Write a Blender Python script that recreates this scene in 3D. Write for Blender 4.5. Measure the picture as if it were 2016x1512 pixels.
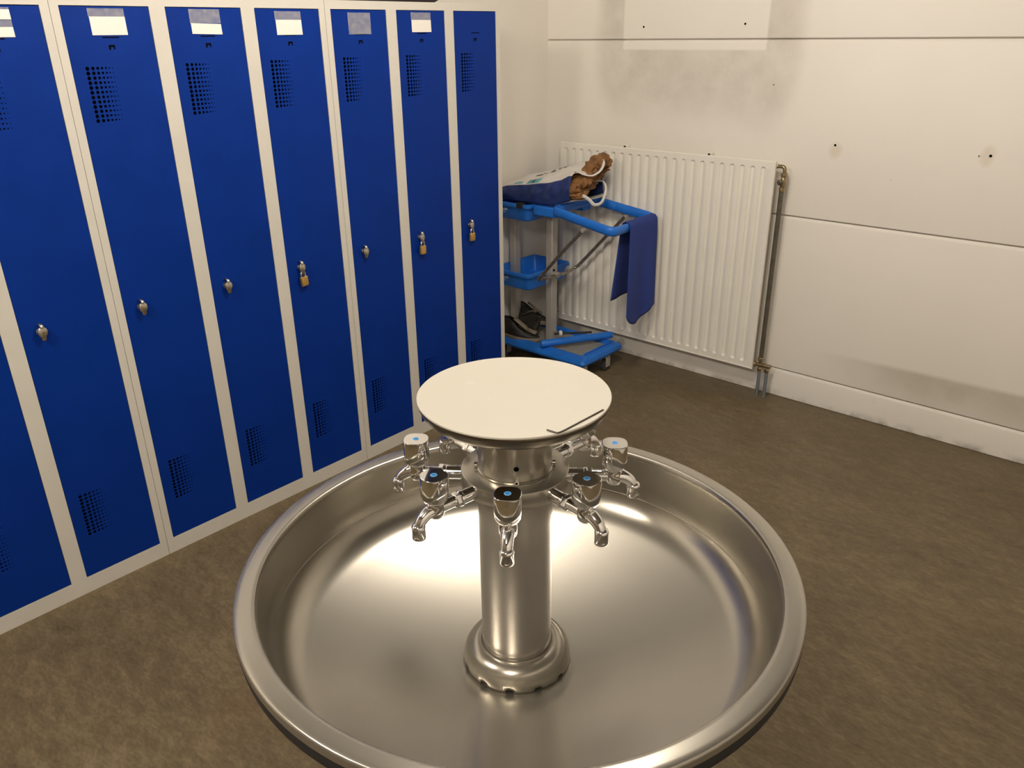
import bpy, math, random
from mathutils import Vector, Matrix, noise

for _o in list(bpy.data.objects):
    bpy.data.objects.remove(_o)
sc = bpy.context.scene
COL = sc.collection
PI = math.pi

# ------------------------------------------------------------------ camera
cam_d = bpy.data.cameras.new('camera')
cam = bpy.data.objects.new('camera', cam_d)
COL.objects.link(cam)
cam.location = (2.49673, -2.75910, 1.69008)
cam.rotation_euler = (1.156645, 0.011503, 0.721719)
cam_d.sensor_fit = 'HORIZONTAL'
cam_d.sensor_width = 36.0
cam_d.lens = 1574.98 / 2016 * 36.0
cam_d.clip_start = 0.02
sc.camera = cam

# ------------------------------------------------------------------ world, exposure
w = bpy.data.worlds.new('world')
sc.world = w
w.use_nodes = True
w.node_tree.nodes['Background'].inputs[0].default_value = (0.9, 0.8, 0.65, 1)
w.node_tree.nodes['Background'].inputs[1].default_value = 0.0
sc.view_settings.view_transform = 'Standard'
sc.view_settings.look = 'None'
sc.view_settings.gamma = 1.0
sc.view_settings.use_curve_mapping = False
sc.view_settings.exposure = 0.0
LAMP_COLOR = (1.0, 0.90, 0.77)
LAMP_POWER = 60.0
LAMPS = [(1.28, -1.06), (2.40, -3.40), (0.80, -3.25)]  # first read from the basin highlights; the two rear lamps are added fill
LAMP_Z = 2.32


# ------------------------------------------------------------------ material helpers
def new_mat(name):
    m = bpy.data.materials.new(name)
    m.use_nodes = True
    nt = m.node_tree
    b = nt.nodes['Principled BSDF']
    return m, nt, b


def N(nt, typ, **kw):
    n = nt.nodes.new(typ)
    for k, v in kw.items():
        setattr(n, k, v)
    return n


def setin(n, **kw):
    for k, v in kw.items():
        n.inputs[k.replace('_', ' ')].default_value = v


def noise_tex(nt, scale, detail=4, rough=0.55, vec=None):
    n = N(nt, 'ShaderNodeTexNoise')
    setin(n, Scale=scale, Detail=detail, Roughness=rough)
    if vec is not None:
        nt.links.new(vec, n.inputs['Vector'])
    return n


def ramp(nt, fac, stops):
    r = N(nt, 'ShaderNodeValToRGB')
    cr = r.color_ramp
    while len(cr.elements) < len(stops):
        cr.elements.new(0.5)
    for e, (p, c) in zip(cr.elements, stops):
        e.position = p
        e.color = c if len(c) == 4 else (*c, 1)
    nt.links.new(fac, r.inputs[0])
    return r


def math_n(nt, op, a, b=None, c=None, clamp=False):
    m = N(nt, 'ShaderNodeMath', operation=op)
    m.use_clamp = clamp
    for i, v in enumerate((a, b, c)):
        if v is None:
            continue
        if isinstance(v, (int, float)):
            m.inputs[i].default_value = v
        else:
            nt.links.new(v, m.inputs[i])
    return m.outputs[0]


def smooth(nt, v, lo, hi, o0=0.0, o1=1.0):
    m = N(nt, 'ShaderNodeMapRange', interpolation_type='SMOOTHSTEP')
    nt.links.new(v, m.inputs['Value'])
    m.inputs['From Min'].default_value = lo
    m.inputs['From Max'].default_value = hi
    m.inputs['To Min'].default_value = o0
    m.inputs['To Max'].default_value = o1
    return m.outputs['Result']


def mix(nt, fac, a, b):
    m = N(nt, 'ShaderNodeMix', data_type='RGBA')
    for sock, v in ((0, fac), (6, a), (7, b)):
        if isinstance(v, (int, float)):
            m.inputs[sock].default_value = v
        elif isinstance(v, tuple):
            m.inputs[sock].default_value = (*v, 1) if len(v) == 3 else v
        else:
            nt.links.new(v, m.inputs[sock])
    return m.outputs[2]


def bump(nt, b, height, strength, dist=0.002):
    n = N(nt, 'ShaderNodeBump')
    n.inputs['Strength'].default_value = strength
    n.inputs['Distance'].default_value = dist
    nt.links.new(height, n.inputs['Height'])
    nt.links.new(n.outputs[0], b.inputs['Normal'])


def objcoord(nt):
    return N(nt, 'ShaderNodeTexCoord').outputs['Object']


def simple(name, col, rough=0.5, metal=0.0, var=0.08, scale=30.0, bmp=0.0, rvar=0.06, **kw):
    """plain paint / plastic / metal with a little procedural unevenness"""
    m, nt, b = new_mat(name)
    v = objcoord(nt)
    n = noise_tex(nt, scale, 5, 0.6, v)
    lo = tuple(c * (1 - var) for c in col)
    hi = tuple(min(1, c * (1 + var)) for c in col)
    r = ramp(nt, n.outputs[0], [(0.3, lo), (0.7, hi)])
    nt.links.new(r.outputs[0], b.inputs['Base Color'])
    rr = smooth(nt, n.outputs[0], 0.3, 0.7, max(0.0, rough - rvar), rough + rvar)
    nt.links.new(rr, b.inputs['Roughness'])
    b.inputs['Metallic'].default_value = metal
    if bmp:
        n2 = noise_tex(nt, scale * 6, 3, 0.6, v)
        bump(nt, b, n2.outputs[0], bmp)
    for k, val in kw.items():
        b.inputs[k.replace('_', ' ')].default_value = val
    return m


M = {}
M['frame_paint'] = simple('locker_frame_paint', (0.66, 0.635, 0.58), 0.42, var=0.03, scale=8)
M['inside_paint'] = simple('locker_inside_paint', (0.30, 0.30, 0.29), 0.6, var=0.05)
M['door_blue'] = simple('door_blue_paint', (0.0010, 0.029, 0.255), 0.45, var=0.08, scale=5, bmp=0.02, rvar=0.04, Specular_IOR_Level=0.14)
M['chrome'] = simple('chrome', (0.88, 0.87, 0.86), 0.05, 1.0, var=0.005, scale=3, rvar=0.005)
M['latch_steel'] = simple('latch_steel', (0.62, 0.58, 0.50), 0.26, 1.0, var=0.08, scale=60)
M['brass'] = simple('padlock_brass', (0.80, 0.52, 0.16), 0.34, 0.9, var=0.15, scale=90)
M['fitting'] = simple('brass_fitting', (0.36, 0.285, 0.17), 0.36, 0.9, var=0.25, scale=60)
M['pipe'] = simple('steel_pipe', (0.15, 0.135, 0.105), 0.40, 0.5, var=0.2, scale=25)
M['pipe_blue'] = simple('grey_blue_pipe', (0.22, 0.25, 0.29), 0.45, 0.3, var=0.15, scale=40)
M['black'] = simple('black_hole', (0.003, 0.003, 0.004), 0.9, var=0.2, Specular_IOR_Level=0.05)
M['black_plastic'] = simple('black_plastic', (0.018, 0.016, 0.015), 0.45, var=0.2)
M['blue_dot'] = simple('blue_marker', (0.03, 0.27, 0.75), 0.35, var=0.06)
M['blue_dot_ring'] = simple('blue_marker_ring', (0.25, 0.52, 0.85), 0.3, var=0.06)
M['radiator'] = simple('radiator_enamel', (0.90, 0.87, 0.79), 0.34, var=0.02, scale=6)
M['radiator_inner'] = simple('radiator_inner', (0.45, 0.43, 0.38), 0.5, var=0.05)
M['trolley_blue'] = simple('trolley_blue_plastic', (0.016, 0.175, 0.70), 0.38, var=0.1, scale=14)
M['trolley_grey'] = simple('trolley_grey_plastic', (0.30, 0.29, 0.255), 0.5, var=0.15, scale=18)
M['trolley_post'] = simple('trolley_post_aluminium', (0.50, 0.48, 0.44), 0.42, 0.35, var=0.08, scale=12)
M['rod'] = simple('bent_rod_steel', (0.40, 0.37, 0.32), 0.25, 0.9, var=0.1)
M['white_plastic'] = simple('white_plastic', (0.75, 0.74, 0.70), 0.4, var=0.03)
M['wheel'] = simple('castor_rubber', (0.05, 0.055, 0.055), 0.55, var=0.2)
M['cloth'] = simple('blue_towel', (0.024, 0.050, 0.265), 0.9, var=0.18, scale=60, bmp=0.35)
M['bag_white'] = simple('bag_white_film', (0.74, 0.71, 0.68), 0.38, var=0.05, scale=14, bmp=0.15)
M['bag_blue'] = simple('bag_blue_film', (0.022, 0.042, 0.17), 0.36, var=0.25, scale=22, bmp=0.3)
M['bag_teal'] = simple('bag_teal_print', (0.10, 0.45, 0.55), 0.4, var=0.2, scale=40)
M['ink'] = simple('black_ink', (0.012, 0.012, 0.014), 0.5, var=0.2)
M['white_print'] = simple('white_print', (0.45, 0.55, 0.70), 0.5, var=0.1)
M['paper_white'] = simple('paper_white', (0.86, 0.83, 0.79), 0.75, var=0.02, scale=20)
M['kraft'] = simple('brown_kraft_paper', (0.24, 0.112, 0.038), 0.7, var=0.45, scale=26, bmp=0.2)
M['shoe_dark'] = simple('shoe_dark_leather_shaded', (0.020, 0.017, 0.014), 0.55, var=0.4, scale=24, bmp=0.2)  # dark leather, darkened further to paint in the shade of the corner
M['shoe_beige'] = simple('shoe_beige_rubber_shaded', (0.26, 0.21, 0.15), 0.65, var=0.2, scale=24)  # beige lowered so the colour carries the corner's shade
M['case_dark'] = simple('dark_case', (0.022, 0.012, 0.015), 0.5, var=0.2)
M['hexkey'] = simple('hex_key_steel', (0.10, 0.09, 0.075), 0.4, 0.8, var=0.2, scale=60)
M['undercoat_and_reflection'] = simple('undercoat_and_dark_reflection', (0.020, 0.020, 0.024), 0.6, var=0.15, scale=40)  # coat under the bowl; on the lip, a painted dark reflection
M['lamp_body'] = simple('lamp_body', (0.7, 0.7, 0.68), 0.5, var=0.02)
M['ceiling'] = simple('ceiling_paint', (0.13, 0.12, 0.105), 0.85, var=0.1, scale=3)


def mat_emit():
    m, nt, b = new_mat('lamp_diffuser')
    v = objcoord(nt)
    n = noise_tex(nt, 3, 1, 0.5, v)
    st = smooth(nt, n.outputs[0], 0.2, 0.8, LAMP_POWER * 0.98, LAMP_POWER * 1.02)
    b.inputs['Base Color'].default_value = (0.8, 0.8, 0.8, 1)
    b.inputs['Emission Color'].default_value = (*LAMP_COLOR, 1)
    nt.links.new(st, b.inputs['Emission Strength'])
    return m


M['emit'] = mat_emit()


def mat_tape():
    m, nt, b = new_mat('clear_tape')
    v = objcoord(nt)
    n = noise_tex(nt, 45, 4, 0.6, v)
    a = smooth(nt, n.outputs[0], 0.3, 0.75, 0.16, 0.34)
    b.inputs['Base Color'].default_value = (0.66, 0.66, 0.66, 1)
    b.inputs['Roughness'].default_value = 0.22
    nt.links.new(a, b.inputs['Alpha'])
    return m


M['tape'] = mat_tape()


def mat_label():
    """white paper with faint pencil lines that cannot be read"""
    m, nt, b = new_mat('label_paper')
    v = objcoord(nt)
    mp = N(nt, 'ShaderNodeMapping')
    mp.inputs['Scale'].default_value = (1, 150, 420)
    nt.links.new(v, mp.inputs[0])
    n = noise_tex(nt, 1.0, 2, 0.5, mp.outputs[0])
    f = smooth(nt, n.outputs[0], 0.60, 0.72)
    c = mix(nt, math_n(nt, 'MULTIPLY', f, 0.28), (0.86, 0.83, 0.78), (0.45, 0.40, 0.36))
    nt.links.new(c, b.inputs['Base Color'])
    b.inputs['Roughness'].default_value = 0.7
    return m


M['label'] = mat_label()


def mat_steel(name, base=(0.50, 0.465, 0.41), rough=0.30, dirt=True, spun=False, metal=1.0):
    m, nt, b = new_mat(name)
    v = objcoord(nt)
    sx = N(nt, 'ShaderNodeSeparateXYZ')
    nt.links.new(v, sx.inputs[0])
    x2 = math_n(nt, 'MULTIPLY', sx.outputs[0], sx.outputs[0])
    y2 = math_n(nt, 'MULTIPLY', sx.outputs[1], sx.outputs[1])
    rad = math_n(nt, 'SQRT', math_n(nt, 'ADD', x2, y2))
    b.inputs['Base Color'].default_value = (*base, 1)
    b.inputs['Roughness'].default_value = rough
    b.inputs['Metallic'].default_value = metal
    if dirt:
        # limescale film dulls the dish and the rim; the steep side wall stays clean metal
        wall_f = math_n(nt, 'MULTIPLY', smooth(nt, rad, 0.405, 0.445), math_n(nt, 'MULTIPLY', smooth(nt, rad, 0.4695, 0.4715, 1.0, 0.0), smooth(nt, sx.outputs[2], 0.60, 0.625)))
        nt.links.new(smooth(nt, wall_f, 0.0, 1.0, metal, 1.0), b.inputs['Metallic'])
    if spun:
        w = N(nt, 'ShaderNodeTexNoise')
        setin(w, Scale=700.0, Detail=2.0)
        cv = N(nt, 'ShaderNodeCombineXYZ')
        nt.links.new(rad, cv.inputs[0])
        nt.links.new(math_n(nt, 'MULTIPLY', sx.outputs[2], 0.6), cv.inputs[1])
        nt.links.new(cv.outputs[0], w.inputs['Vector'])
        bump(nt, b, w.outputs[0], 0.05, 0.001)
    return m


M['steel_basin'] = mat_steel('brushed_steel_basin', (0.425, 0.40, 0.35), 0.25, metal=0.81)
M['steel_pillar'] = mat_steel('brushed_steel_pillar', (0.58, 0.55, 0.51), 0.24, dirt=False, metal=0.88)
M['steel_collar'] = mat_steel('brushed_steel_collar', (0.45, 0.42, 0.36), 0.24, dirt=False, metal=0.85)
M['steel_pan'] = mat_steel('dull_steel_pan', (0.20, 0.175, 0.14), 0.30, dirt=False)


def mat_disc():
    m, nt, b = new_mat('cream_laminate')
    v = objcoord(nt)
    n = noise_tex(nt, 34, 5, 0.6, v)
    spot = smooth(nt, n.outputs[0], 0.66, 0.72)
    c = mix(nt, math_n(nt, 'MULTIPLY', spot, 0.25), (0.555, 0.522, 0.452), (0.66, 0.645, 0.60))
    nt.links.new(c, b.inputs['Base Color'])
    b.inputs['Roughness'].default_value = 0.5
    return m


M['disc'] = mat_disc()


def mat_floor():
    m, nt, b = new_mat('floor_vinyl')
    g = N(nt, 'ShaderNodeNewGeometry').outputs['Position']
    mp = N(nt, 'ShaderNodeMapping')
    mp.inputs['Rotation'].default_value = (0, 0, math.radians(62))
    mp.inputs['Scale'].default_value = (1.0, 2.4, 1)
    nt.links.new(g, mp.inputs[0])
    n1 = noise_tex(nt, 2.2, 6, 0.62, mp.outputs[0])
    n2 = noise_tex(nt, 13, 6, 0.68, mp.outputs[0])
    n3 = noise_tex(nt, 48, 5, 0.72, mp.outputs[0])
    f = math_n(nt, 'ADD', math_n(nt, 'MULTIPLY', n1.outputs[0], 0.24),
               math_n(nt, 'ADD', math_n(nt, 'MULTIPLY', n2.outputs[0], 0.40), math_n(nt, 'MULTIPLY', n3.outputs[0], 0.36)))
    c = ramp(nt, f, [(0.34, (0.088, 0.066, 0.037)), (0.50, (0.155, 0.118, 0.066)), (0.68, (0.270, 0.210, 0.122))])
    red = smooth(nt, noise_tex(nt, 1.3, 2, 0.5, g).outputs[0], 0.6, 0.8)
    c2 = mix(nt, math_n(nt, 'MULTIPLY', red, 0.35), c.outputs[0], (0.20, 0.115, 0.06))
    nt.links.new(c2, b.inputs['Base Color'])
    rr = smooth(nt, n2.outputs[0], 0.3, 0.7, 0.30, 0.46)
    nt.links.new(rr, b.inputs['Roughness'])
    b.inputs['Specular IOR Level'].default_value = 0.28
    bump(nt, b, n3.outputs[0], 0.06, 0.002)
    return m


M['floor'] = mat_floor()


def mat_wall(name, wall_marks=False, skirting=False):
    m, nt, b = new_mat(name)
    g = N(nt, 'ShaderNodeNewGeometry').outputs['Position']
    s = N(nt, 'ShaderNodeSeparateXYZ')
    nt.links.new(g, s.inputs[0])
    X, Y, Z = s.outputs
    n1 = noise_tex(nt, 1.6, 4, 0.55, g)
    n2 = noise_tex(nt, 9.0, 5, 0.6, g)
    n3 = noise_tex(nt, 160.0, 3, 0.6, g)
    base = ramp(nt, n1.outputs[0], [(0.3, (0.84, 0.80, 0.735)), (0.7, (0.875, 0.84, 0.78))]).outputs[0]
    if wall_marks:
        # clean rectangle left by a board that hung here, with grime deposited around and below it
        cx, hx, zb = 0.427, 0.373, 1.611
        dx = math_n(nt, 'MAXIMUM', math_n(nt, 'SUBTRACT', math_n(nt, 'ABSOLUTE', math_n(nt, 'SUBTRACT', X, cx)), hx), 0.0)
        dz = math_n(nt, 'MAXIMUM', math_n(nt, 'SUBTRACT', zb, Z), 0.0)
        q = math_n(nt, 'ADD', math_n(nt, 'POWER', math_n(nt, 'DIVIDE', dx, 0.19), 2.0),
                   math_n(nt, 'POWER', math_n(nt, 'DIVIDE', dz, 0.36), 2.0))
        wob = math_n(nt, 'MULTIPLY', math_n(nt, 'SUBTRACT', n1.outputs[0], 0.5), 0.9)
        fall = smooth(nt, math_n(nt, 'ADD', q, wob), 0.0, 1.15, 1.0, 0.0)
        outside = smooth(nt, math_n(nt, 'ADD', dx, dz), 0.0, 0.012)
        soot = math_n(nt, 'MULTIPLY', math_n(nt, 'MULTIPLY', fall, outside), smooth(nt, n2.outputs[0], 0.2, 0.75, 0.20, 0.42))
        base = mix(nt, soot, base, (0.34, 0.29, 0.225))
        # smudge left of the corner and dust above the radiator
        d2 = math_n(nt, 'MULTIPLY', smooth(nt, Z, 1.13, 1.30, 1.0, 0.0), math_n(nt, 'MULTIPLY', smooth(nt, X, -0.3, 0.2), smooth(nt, X, 0.6, 1.1, 1.0, 0.0)))
        base = mix(nt, math_n(nt, 'MULTIPLY', d2, 0.10), base, (0.5, 0.45, 0.36))
        # long darker band low on the wall, soft upper edge, fading downwards
        top = math_n(nt, 'ADD', 0.287, math_n(nt, 'MULTIPLY', math_n(nt, 'SUBTRACT', X, 1.25), 0.012))
        below = math_n(nt, 'SUBTRACT', top, Z)
        on = smooth(nt, below, -0.012, 0.016)
        fade = smooth(nt, below, 0.01, 0.20, 1.0, 0.34)
        grow = smooth(nt, X, 1.16, 1.75)
        sc_ = math_n(nt, 'MULTIPLY', math_n(nt, 'MULTIPLY', on, fade), grow)
        sc_ = math_n(nt, 'MULTIPLY', sc_, smooth(nt, n2.outputs[0], 0.25, 0.7, 0.40, 0.56))
        base = mix(nt, sc_, base, (0.36, 0.31, 0.22))
        # yellowish glue marks around two plugs
        for (hx_, hz_) in ((1.171, 1.205), (1.765, 1.222)):
            ddx = math_n(nt, 'DIVIDE', math_n(nt, 'SUBTRACT', X, hx_), 0.035)
            ddz = math_n(nt, 'DIVIDE', math_n(nt, 'SUBTRACT', Z, hz_), 0.045)
            qq = math_n(nt, 'ADD', math_n(nt, 'MULTIPLY', ddx, ddx), math_n(nt, 'MULTIPLY', ddz, ddz))
            qq = math_n(nt, 'ADD', qq, math_n(nt, 'MULTIPLY', math_n(nt, 'SUBTRACT', n2.outputs[0], 0.5), 2.5))
            base = mix(nt, math_n(nt, 'MULTIPLY', smooth(nt, qq, 0.0, 1.2, 1.0, 0.0), 0.35), base, (0.55, 0.45, 0.25))
    if skirting:
        low = math_n(nt, 'MULTIPLY', smooth(nt, Z, 0.0, 0.045, 1.0, 0.0), smooth(nt, n2.outputs[0], 0.42, 0.65))
        base = mix(nt, math_n(nt, 'MULTIPLY', low, 0.6), base, (0.22, 0.19, 0.15))
        base = mix(nt, math_n(nt, 'MULTIPLY', smooth(nt, n2.outputs[0], 0.6, 0.72), 0.12), base, (0.45, 0.42, 0.38))
    speck = smooth(nt, noise_tex(nt, 22.0, 2, 0.5, g).outputs[0], 0.76, 0.80)
    base = mix(nt, math_n(nt, 'MULTIPLY', speck, 0.3), base, (0.45, 0.40, 0.33))
    nt.links.new(base, b.inputs['Base Color'])
    b.inputs['Roughness'].default_value = 0.55
    bump(nt, b, math_n(nt, 'ADD', n3.outputs[0], math_n(nt, 'MULTIPLY', n2.outputs[0], 2.0)), 0.05, 0.003)
    return m


M['wall'] = mat_wall('wall_paint')
M['wall_back'] = simple('brown_back_wall', (0.16, 0.13, 0.10), 0.7, var=0.1, scale=4)
M['wall_far'] = mat_wall('wall_panel_paint', wall_marks=True)
M['skirting'] = mat_wall('skirting_paint', skirting=True)


# ------------------------------------------------------------------ mesh helpers
class MB:
    def __init__(self, origin=(0, 0, 0)):
        self.v = []
        self.f = []
        self.o = Vector(origin)

    def add(self, vs, fs):
        k = len(self.v)
        self.v += [tuple(p) for p in vs]
        self.f += [tuple(i + k for i in f) for f in fs]
        return self

    def box(self, x0, x1, y0, y1, z0, z1, mat=None):
        vs = [Vector((x, y, z)) for z in (z0, z1) for y in (y0, y1) for x in (x0, x1)]
        if mat is not None:
            vs = [mat @ p for p in vs]
        return self.add(vs, [(0, 2, 3, 1), (4, 5, 7, 6), (0, 1, 5, 4), (2, 6, 7, 3), (0, 4, 6, 2), (1, 3, 7, 5)])

    def tube(self, path, radii, seg=12, closed=False, caps=True, flat=1.0, up=(0, 0, 1)):
        """sweep a circle (optionally flattened) along a path"""
        path = [Vector(p) for p in path]
        n = len(path)
        if isinstance(radii, (int, float)):
            radii = [radii] * n
        vs, fs = [], []
        prev = None
        for i, p in enumerate(path):
            a = path[(i - 1) % n] if (closed or i > 0) else p
            c = path[(i + 1) % n] if (closed or i < n - 1) else p
            t = (c - a)
            t = t.normalized() if t.length > 1e-9 else Vector((0, 0, 1))
            ref = prev if prev is not None else Vector(up)
            u = ref - t * ref.dot(t)
            if u.length < 1e-4:
                u = Vector((1, 0, 0)) - t * t.x
                if u.length < 1e-4:
                    u = Vector((0, 1, 0)) - t * t.y
            u.normalize()
            prev = u
            s = t.cross(u)
            for k in range(seg):
                an = 2 * PI * k / seg
                vs.append(p + (u * math.sin(an) * flat + s * math.cos(an)) * radii[i])
        m = n if closed else n - 1
        for i in range(m):
            j = (i + 1) % n
            for k in range(seg):
                l = (k + 1) % seg
                fs.append((i * seg + k, i * seg + l, j * seg + l, j * seg + k))
        if caps and not closed:
            fs.append(tuple(range(seg))[::-1])
            fs.append(tuple((n - 1) * seg + k for k in range(seg)))
        return self.add(vs, fs)

    def cyl(self, p0, p1, r0, r1=None, seg=16):
        return self.tube([p0, p1], [r0, r0 if r1 is None else r1], seg)

    def lathe(self, prof, c=(0, 0), seg=96, close=False, cap_first=False, cap_last=False):
        vs, fs = [], []
        n = len(prof)
        for r, z in prof:
            for k in range(seg):
                a = 2 * PI * k / seg
                vs.append((c[0] + r * math.cos(a), c[1] + r * math.sin(a), z))
        for i in range(n if close else n - 1):
            j = (i + 1) % n
            for k in range(seg):
                l = (k + 1) % seg
                fs.append((i * seg + k, i * seg + l, j * seg + l, j * seg + k))
        if cap_first:
            fs.append(tuple(range(seg))[::-1])
        if cap_last:
            fs.append(tuple((n - 1) * seg + k for k in range(seg)))
        return self.add(vs, fs)

    def grid(self, fn, nu, nv, closed_u=False):
        vs, fs = [], []
        for j in range(nv + 1):
            for i in range(nu if closed_u else nu + 1):
                vs.append(fn(i / nu, j / nv))
        w_ = nu if closed_u else nu + 1
        for j in range(nv):
            for i in range(nu):
                a = j * w_ + i
                b_ = j * w_ + (i + 1) % w_
                fs.append((a, b_, b_ + w_, a + w_))
        return self.add(vs, fs)

    def mesh(self, name, smooth_angle=40):
        me = bpy.data.meshes.new(name)
        me.from_pydata([tuple(Vector(p) - self.o) for p in self.v], [], self.f)
        if smooth_angle:
            me.polygons.foreach_set('use_smooth', [True] * len(me.polygons))
            me.set_sharp_from_angle(angle=math.radians(smooth_angle))
        me.update()
        return me

    def build(self, name, mat, parent=None, smooth_angle=40, bevel=0.0, solid=0.0, seg=2, subsurf=0):
        me = self.mesh(name, smooth_angle)
        me.materials.append(M[mat])
        o = bpy.data.objects.new(name, me)
        COL.objects.link(o)
        if parent is not None:
            o.parent = parent
        else:
            o.location = self.o
        if solid:
            s = o.modifiers.new('thickness', 'SOLIDIFY')
            s.thickness = solid
            s.offset = 0.0
        if bevel:
            bv = o.modifiers.new('bevel', 'BEVEL')
            bv.width = bevel
            bv.segments = seg
            bv.limit_method = 'ANGLE'
            bv.angle_limit = math.radians(40)
        if subsurf:
            ss = o.modifiers.new('subsurf', 'SUBSURF')
            ss.levels = ss.render_levels = subsurf
        return o


def thing(name, label, cat, loc=(0, 0, 0), rz=0.0, group=None):
    o = bpy.data.objects.new(name, None)
    o.empty_display_size = 0.1
    COL.objects.link(o)
    o.location = loc
    o.rotation_euler = (0, 0, rz)
    return tag(o, label, cat, group)


def tag(o, label, cat, group=None):
    o['label'] = label
    o['category'] = cat
    if group:
        o['group'] = group
    return o


def struct(o, label=None):
    o['kind'] = 'structure'
    if label:
        o['label'] = label
    return o


def copy_tree(o, parent=None):
    c = o.copy()
    COL.objects.link(c)
    c.parent = parent
    for ch in [x for x in bpy.data.objects if x.parent == o]:
        copy_tree(ch, c)
    return c


def round_loop(pts, r, n=6):
    """closed polygon with rounded corners"""
    out = []
    pts = [Vector(p) for p in pts]
    k = len(pts)
    for i in range(k):
        a, b, c = pts[i - 1], pts[i], pts[(i + 1) % k]
        p0 = b + (a - b).normalized() * r
        p1 = b + (c - b).normalized() * r
        for t in range(n + 1):
            s = t / n
            out.append(p0 * (1 - s) ** 2 + b * 2 * s * (1 - s) + p1 * s * s)
    return out


def bez(pts, n=8):
    """smooth open path through points (Catmull-Rom)"""
    P = [Vector(p) for p in pts]
    P = [P[0] * 2 - P[1]] + P + [P[-1] * 2 - P[-2]]
    out = []
    for i in range(1, len(P) - 2):
        for t in range(n):
            s = t / n
            a, b, c, d = P[i - 1], P[i], P[i + 1], P[i + 2]
            out.append(0.5 * ((2 * b) + (c - a) * s + (2 * a - 5 * b + 4 * c - d) * s * s + (3 * b - a - 3 * c + d) * s ** 3))
    out.append(P[-2])
    return out


# ------------------------------------------------------------------ room shell
XL, XR, YF, YB, ZC = -0.435, 4.2, 0.862, -5.0, 2.78
struct(MB().box(XL - 0.15, XR + 0.15, YB - 0.15, YF + 0.2, -0.1, 0.0).build('floor', 'floor', smooth_angle=0))
struct(MB().box(XL - 0.15, XR + 0.15, YB - 0.15, YF + 0.2, ZC, ZC + 0.1).build('ceiling', 'ceiling', smooth_angle=0))
struct(MB().box(XL - 0.15, XL, YB, YF + 0.1, 0.0, ZC).build('wall_left', 'wall', smooth_angle=0))
struct(MB().box(XR, XR + 0.15, YB, YF + 0.1, 0.0, ZC).build('wall_right', 'wall', smooth_angle=0))
struct(MB().box(XL - 0.15, XR + 0.15, YB - 0.15, YB, 0.0, ZC).build('wall_back', 'wall_back', smooth_angle=0))
wf = struct(MB().box(XL - 0.15, XR + 0.15, YF + 0.02, YF + 0.16, 0.0, ZC).build('wall_far', 'wall_far', smooth_angle=0))


def wall_panel(z0, z1, name='panel', mat='wall_far', parent=None, proud=0.0):
    """wide wall board: its top edge is chamfered back, its bottom edge leaves a narrow shadow gap"""
    mb = MB()
    y = YF - proud
    prof = [(YF + 0.022, z0), (y + 0.003, z0), (y, z0 + 0.003), (y, z1 - 0.014), (y + 0.003, z1 - 0.006), (y + 0.009, z1), (YF + 0.022, z1)]
    n = len(prof)
    vs = [(x, p[0], p[1]) for x in (XL, XR) for p in prof]
    fs = [(i, i + 1, n + i + 1, n + i) for i in range(n - 1)] + [tuple(range(n)), tuple(range(n, 2 * n))[::-1]]
    mb.add(vs, fs)
    return mb.build(name, mat, parent, smooth_angle=30)


JOINTS = [0.143, 0.897, 1.650, 2.40]
wall_panel(JOINTS[0] + 0.003, JOINTS[1] - 0.003, parent=wf)
wall_panel(JOINTS[1] + 0.003, JOINTS[2] - 0.003, parent=wf)
wall_panel(JOINTS[2] + 0.003, JOINTS[3] - 0.003, parent=wf)
wall_panel(JOINTS[3] + 0.003, ZC, parent=wf)
bb = wall_panel(0.0, JOINTS[0] - 0.003, 'baseboard_far', 'skirting', None, proud=0.002)
struct(bb)
# drill holes and plugs left in the boards
for (hx, hz, r) in ((0.164, 1.707, 0.0055), (0.695, 1.713, 0.0055), (1.171, 1.226, 0.0055), (1.775, 1.230, 0.006), (1.735, 1.226, 0.003), (0.86, 1.463, 0.003)):
    MB().lathe([(r * 1.35, 0.0), (r * 1.25, 0.0012), (r * 0.95, 0.0014), (r * 0.9, -0.004), (0.0002, -0.004)], seg=14).build('plug', 'wall_far', None)
    ob = bpy.context.scene.collection.objects[-1]
    ob.parent = wf
    ob.matrix_local = Matrix.Translation((hx, YF, hz)) @ Matrix.Rotation(PI / 2, 4, 'X')
    d = MB().lathe([(r * 0.92, 0.0009), (0.0002, 0.0009)], seg=14).build('drill_hole', 'black', wf)
    d.matrix_local = Matrix.Translation((hx, YF, hz)) @ Matrix.Rotation(PI / 2, 4, 'X')


# ------------------------------------------------------------------ ceiling lights above the frame: one read off the highlights, two added as fill
for i, (lx, ly) in enumerate(LAMPS):
    lab = ['opal globe ceiling lamp hanging between the lockers and the basin', 'added opal globe fill lamp behind the camera on the right', 'added opal globe fill lamp behind the camera on the locker side'][i]
    t = thing('ceiling_lamp', lab, 'ceiling lamp', (lx, ly, LAMP_Z), 0, 'opal globe ceiling lamps')
    gr = 0.18
    MB().lathe([(max(0.0005, gr * math.sin(PI * k / 20)), gr - gr * math.cos(PI * k / 20)) for k in range(19)], seg=40).build('globe', 'emit', t)
    MB().lathe([(0.0005, 0.372), (0.045, 0.368), (0.062, 0.358), (0.060, 0.3485), (0.0005, 0.3475)], seg=32).build('gallery', 'lamp_body', t)
    MB().cyl((0, 0, 0.368), (0, 0, ZC - LAMP_Z), 0.010, seg=12).build('hanger', 'lamp_body', t)





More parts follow.
